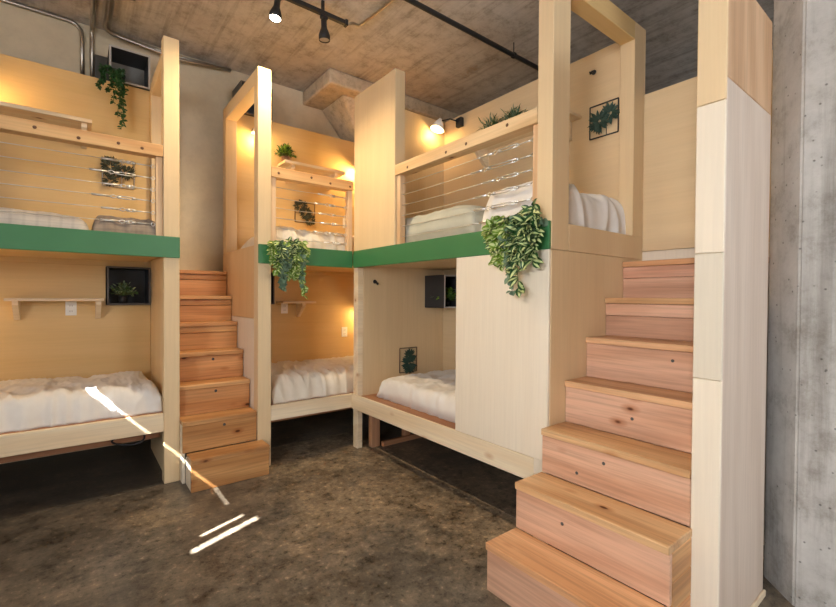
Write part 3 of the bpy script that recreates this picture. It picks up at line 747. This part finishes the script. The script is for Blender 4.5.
# track with two spotlights
T = empty('light_track', (1.0, 3.33, H), 'black light track on the ceiling above the corner bunk', 'light track')
bx('rail', 'black', T, -1.2, 1.80, 3.312, 3.348, 3.70, 3.735)
for x in (-.9, .5, 1.6): bx('standoff', 'black', T, x - .012, x + .012, 3.318, 3.342, 3.735, H - .0005)
bx('end_cap', 'black', T, 1.80, 1.825, 3.307, 3.353, 3.692, 3.742)
def spot(x, aim, label, lit, power=0):
    aim = Vector(aim).normalized(); top = Vector((x, 3.33, 3.699))
    r = empty('spotlight', top, label, 'spotlight', 'track spotlights')
    bm = bm_new(); box(bm, x - .03, x + .03, 3.315, 3.345, 3.672, 3.699, .003); obj('adapter', bm, 'black', r)
    bm = bm_new(); j = top + Vector((0, 0, -.035)); tube(bm, [top + Vector((0, 0, -.027)), j], .008); obj('stem', bm, 'black', r)
    S = .8; q = lambda pr: [(a * S, b * S) for a, b in pr]
    bm = bm_new(); lathe(bm, q([(.001, -.035), (.028, -.03), (.03, .05), (.04, .075), (.058, .13), (.056, .175), (.052, .175), (.054, .13), (.036, .08), (.001, .07)]), 24, j + aim * .02, aim); obj('head', bm, 'black', r)
    bm = bm_new(); lathe(bm, q([(.001, .125), (.045, .128), (.051, .165), (.035, .172), (.001, .175)]), 24, j + aim * .02, aim); obj('bulb', bm, 'bulb_cool' if lit else 'greypale', r)
    if lit:
        l = bpy.data.lights.new('spot_light', 'SPOT'); l.energy = power; l.color = (1, .76, .46); l.spot_size = math.radians(155); l.spot_blend = .8; l.shadow_soft_size = .04
        lo = bpy.data.objects.new('spot_light', l); COL.objects.link(lo); lo.location = j + aim * .215
        lo.rotation_euler = (-aim).to_track_quat('Z', 'Y').to_euler()
spot(1.225, (-.16, -.1, -1), 'lit black spotlight hanging from the ceiling track', True, 125)
spot(1.61, (.05, .02, -1), 'unlit black spotlight near the end of the ceiling track', False)

# ceiling pipes and conduits
def pipe(name, pts, r, mat, label, cat, group=None, seg=10):
    # round the corners
    P = [Vector(p) for p in pts]; out = [P[0]]
    for a, b, c in zip(P, P[1:], P[2:]):
        d = min(.11, (a - b).length * .45, (c - b).length * .45)
        p0 = b + (a - b).normalized() * d; p1 = b + (c - b).normalized() * d
        for k in range(7):
            t = k / 6; out.append(p0 * (1 - t) ** 2 + b * 2 * t * (1 - t) + p1 * t * t)
    out.append(P[-1])
    bm = bm_new(); tube(bm, out, r, seg)
    o = obj(name, bm, mat, None, P[0]); return tag(o, label, cat, group)
GC = 'steel conduits'
pipe('conduit', [(-2.39, 4.932, 3.802), (.055, 4.932, 3.802), (.055, 4.932, 3.27)], .017, 'steel', 'galvanised conduit bending down the back wall, left of its twin', 'conduit', GC)
pipe('conduit', [(.125, 2.6, 3.802), (.125, 4.932, 3.802), (.125, 4.932, 3.27)], .017, 'steel', 'galvanised conduit bending down the back wall, nearest the cubby', 'conduit', GC)
pipe('conduit', [(.205, 2.6, 3.79), (.205, 4.84, 3.76), (.80, 4.87, 3.72), (1.3, 4.90, 3.79)], .017, 'steel', 'lower of two conduits running along the ceiling corner', 'conduit', GC)
pipe('conduit', [(.245, 2.6, 3.795), (.245, 4.91, 3.79), (.80, 4.92, 3.77), (1.3, 4.925, 3.795)], .017, 'steel', 'upper of two conduits running along the ceiling corner', 'conduit', GC)
bm = bm_new(); box(bm, .27, .39, 4.06, 4.22, 3.77, H - .0005, .005); tag(obj('junction_box', bm, 'grey', None, (.3, 4.14, 3.79)), 'dark junction box on the ceiling at the top left', 'junction box')
bm = bm_new(); box(bm, .145, .24, 4.93, 4.9495, 3.30, 3.575, .004); tag(obj('wall_plate', bm, 'grey', None, (.19, 4.94, 3.4)), 'dark grey plate on the wall just left of the high cubby', 'wall plate')
bm = bm_new(); box(bm, 1.225, 1.31, 4.93, 4.9495, 3.38, 3.60, .004)
pipe('conduit', [(1.826, 3.33, 3.715), (1.90, 3.36, 3.77), (1.98, 3.40, 3.79), (2.02, 3.0, 3.79), (2.02, .5, 3.79)], .012, 'steel', 'thin conduit leaving the end of the light track', 'conduit', GC)
bm.free()
pp = empty('pipe', (3.0, 2.74, 3.7), 'long black pipe hung below the ceiling over the right bunk', 'pipe')
bm = bm_new(); tube(bm, [(-1.8, 2.74, 3.70), (5.39, 2.74, 3.70)], .021, 12); obj('tube', bm, 'black', pp)
for x in (-.5, 1.2, 3.28, 4.8):
    bm = bm_new(); tube(bm, [(x, 2.74, 3.72), (x, 2.74, H - .0005)], .005, 6)
    tube(bm, [(x - .012, 2.74, 3.70), (x + .012, 2.74, 3.70)], .028, 12); obj('hanger', bm, 'black', pp)
# looped cord under the left bunk
bm = bm_new()
tube(bm, [Vector((.30 + .10 * math.cos(a), 3.80 + .03 * math.sin(2 * a), .355 + .045 * math.sin(a))) for a in [k * PI / 12 for k in range(25)]], .007, 6)
tube(bm, [(.22, 3.8, .385), (.21, 3.8, .45), (.21, 3.8, .499)], .006, 6); tube(bm, [(.38, 3.8, .385), (.40, 3.8, .45), (.40, 3.8, .499)], .006, 6)
tag(obj('power_cord', bm, 'black', None, (.3, 3.8, .35)), 'black cord looped under the lower deck of the left bunk', 'cord')

# ------------------------------------------------------------------ light
w = bpy.data.worlds.new('sky'); SC.world = w; w.use_nodes = True
bg = w.node_tree.nodes['Background']; bg.inputs[0].default_value = (.95, .97, 1.0, 1); bg.inputs[1].default_value = 20.0
def portal(loc, rot, sx, sy):
    l = bpy.data.lights.new('sky_portal', 'AREA'); l.shape = 'RECTANGLE'; l.size = sx; l.size_y = sy; l.cycles.is_portal = True
    o = bpy.data.objects.new('sky_portal', l); COL.objects.link(o); o.location = loc; o.rotation_euler = rot
portal((XL - .05, (WL[0] + WL[1]) / 2, (WL[2] + WL[3]) / 2), (0, -PI / 2, 0), WL[3] - WL[2], WL[1] - WL[0])
portal(((WR[0] + WR[1]) / 2, YF - .21, (WR[2] + WR[3]) / 2), (PI / 2, 0, 0), WR[1] - WR[0], WR[3] - WR[2])
s = bpy.data.lights.new('sun', 'SUN'); s.energy = 85; s.angle = math.radians(.3); s.color = (1, .95, .86)
so = bpy.data.objects.new('sun', s); COL.objects.link(so)
so.rotation_euler = (-Vector((.93, .37, -.97))).to_track_quat('Z', 'Y').to_euler()
so.location = (-6, -1, 6)

# ------------------------------------------------------------------ camera
F = Vector((.61649811, .78722865, -.01418205)); R = Vector((.78734678, -.61647955, .00616528)); U = Vector((.00388946, .01496708, .99988042))
cam = bpy.data.cameras.new('camera'); cam.sensor_width = 36; cam.lens = 36 * 437.3 / 836; cam.clip_start = .02
co = bpy.data.objects.new('camera', cam); COL.objects.link(co)
m = Matrix((( R.x, U.x, -F.x, 0), (R.y, U.y, -F.y, 0), (R.z, U.z, -F.z, 1.4), (0, 0, 0, 1)))
co.matrix_world = m
SC.camera = co
SC.view_settings.view_transform = 'Standard'; SC.view_settings.look = 'None'
SC.view_settings.exposure = .25; SC.view_settings.gamma = 1; SC.view_settings.use_curve_mapping = False
SC.cycles.use_denoising = True
SC.cycles.max_bounces = 10; SC.cycles.diffuse_bounces = 6
SC.cycles.sample_clamp_indirect = 8
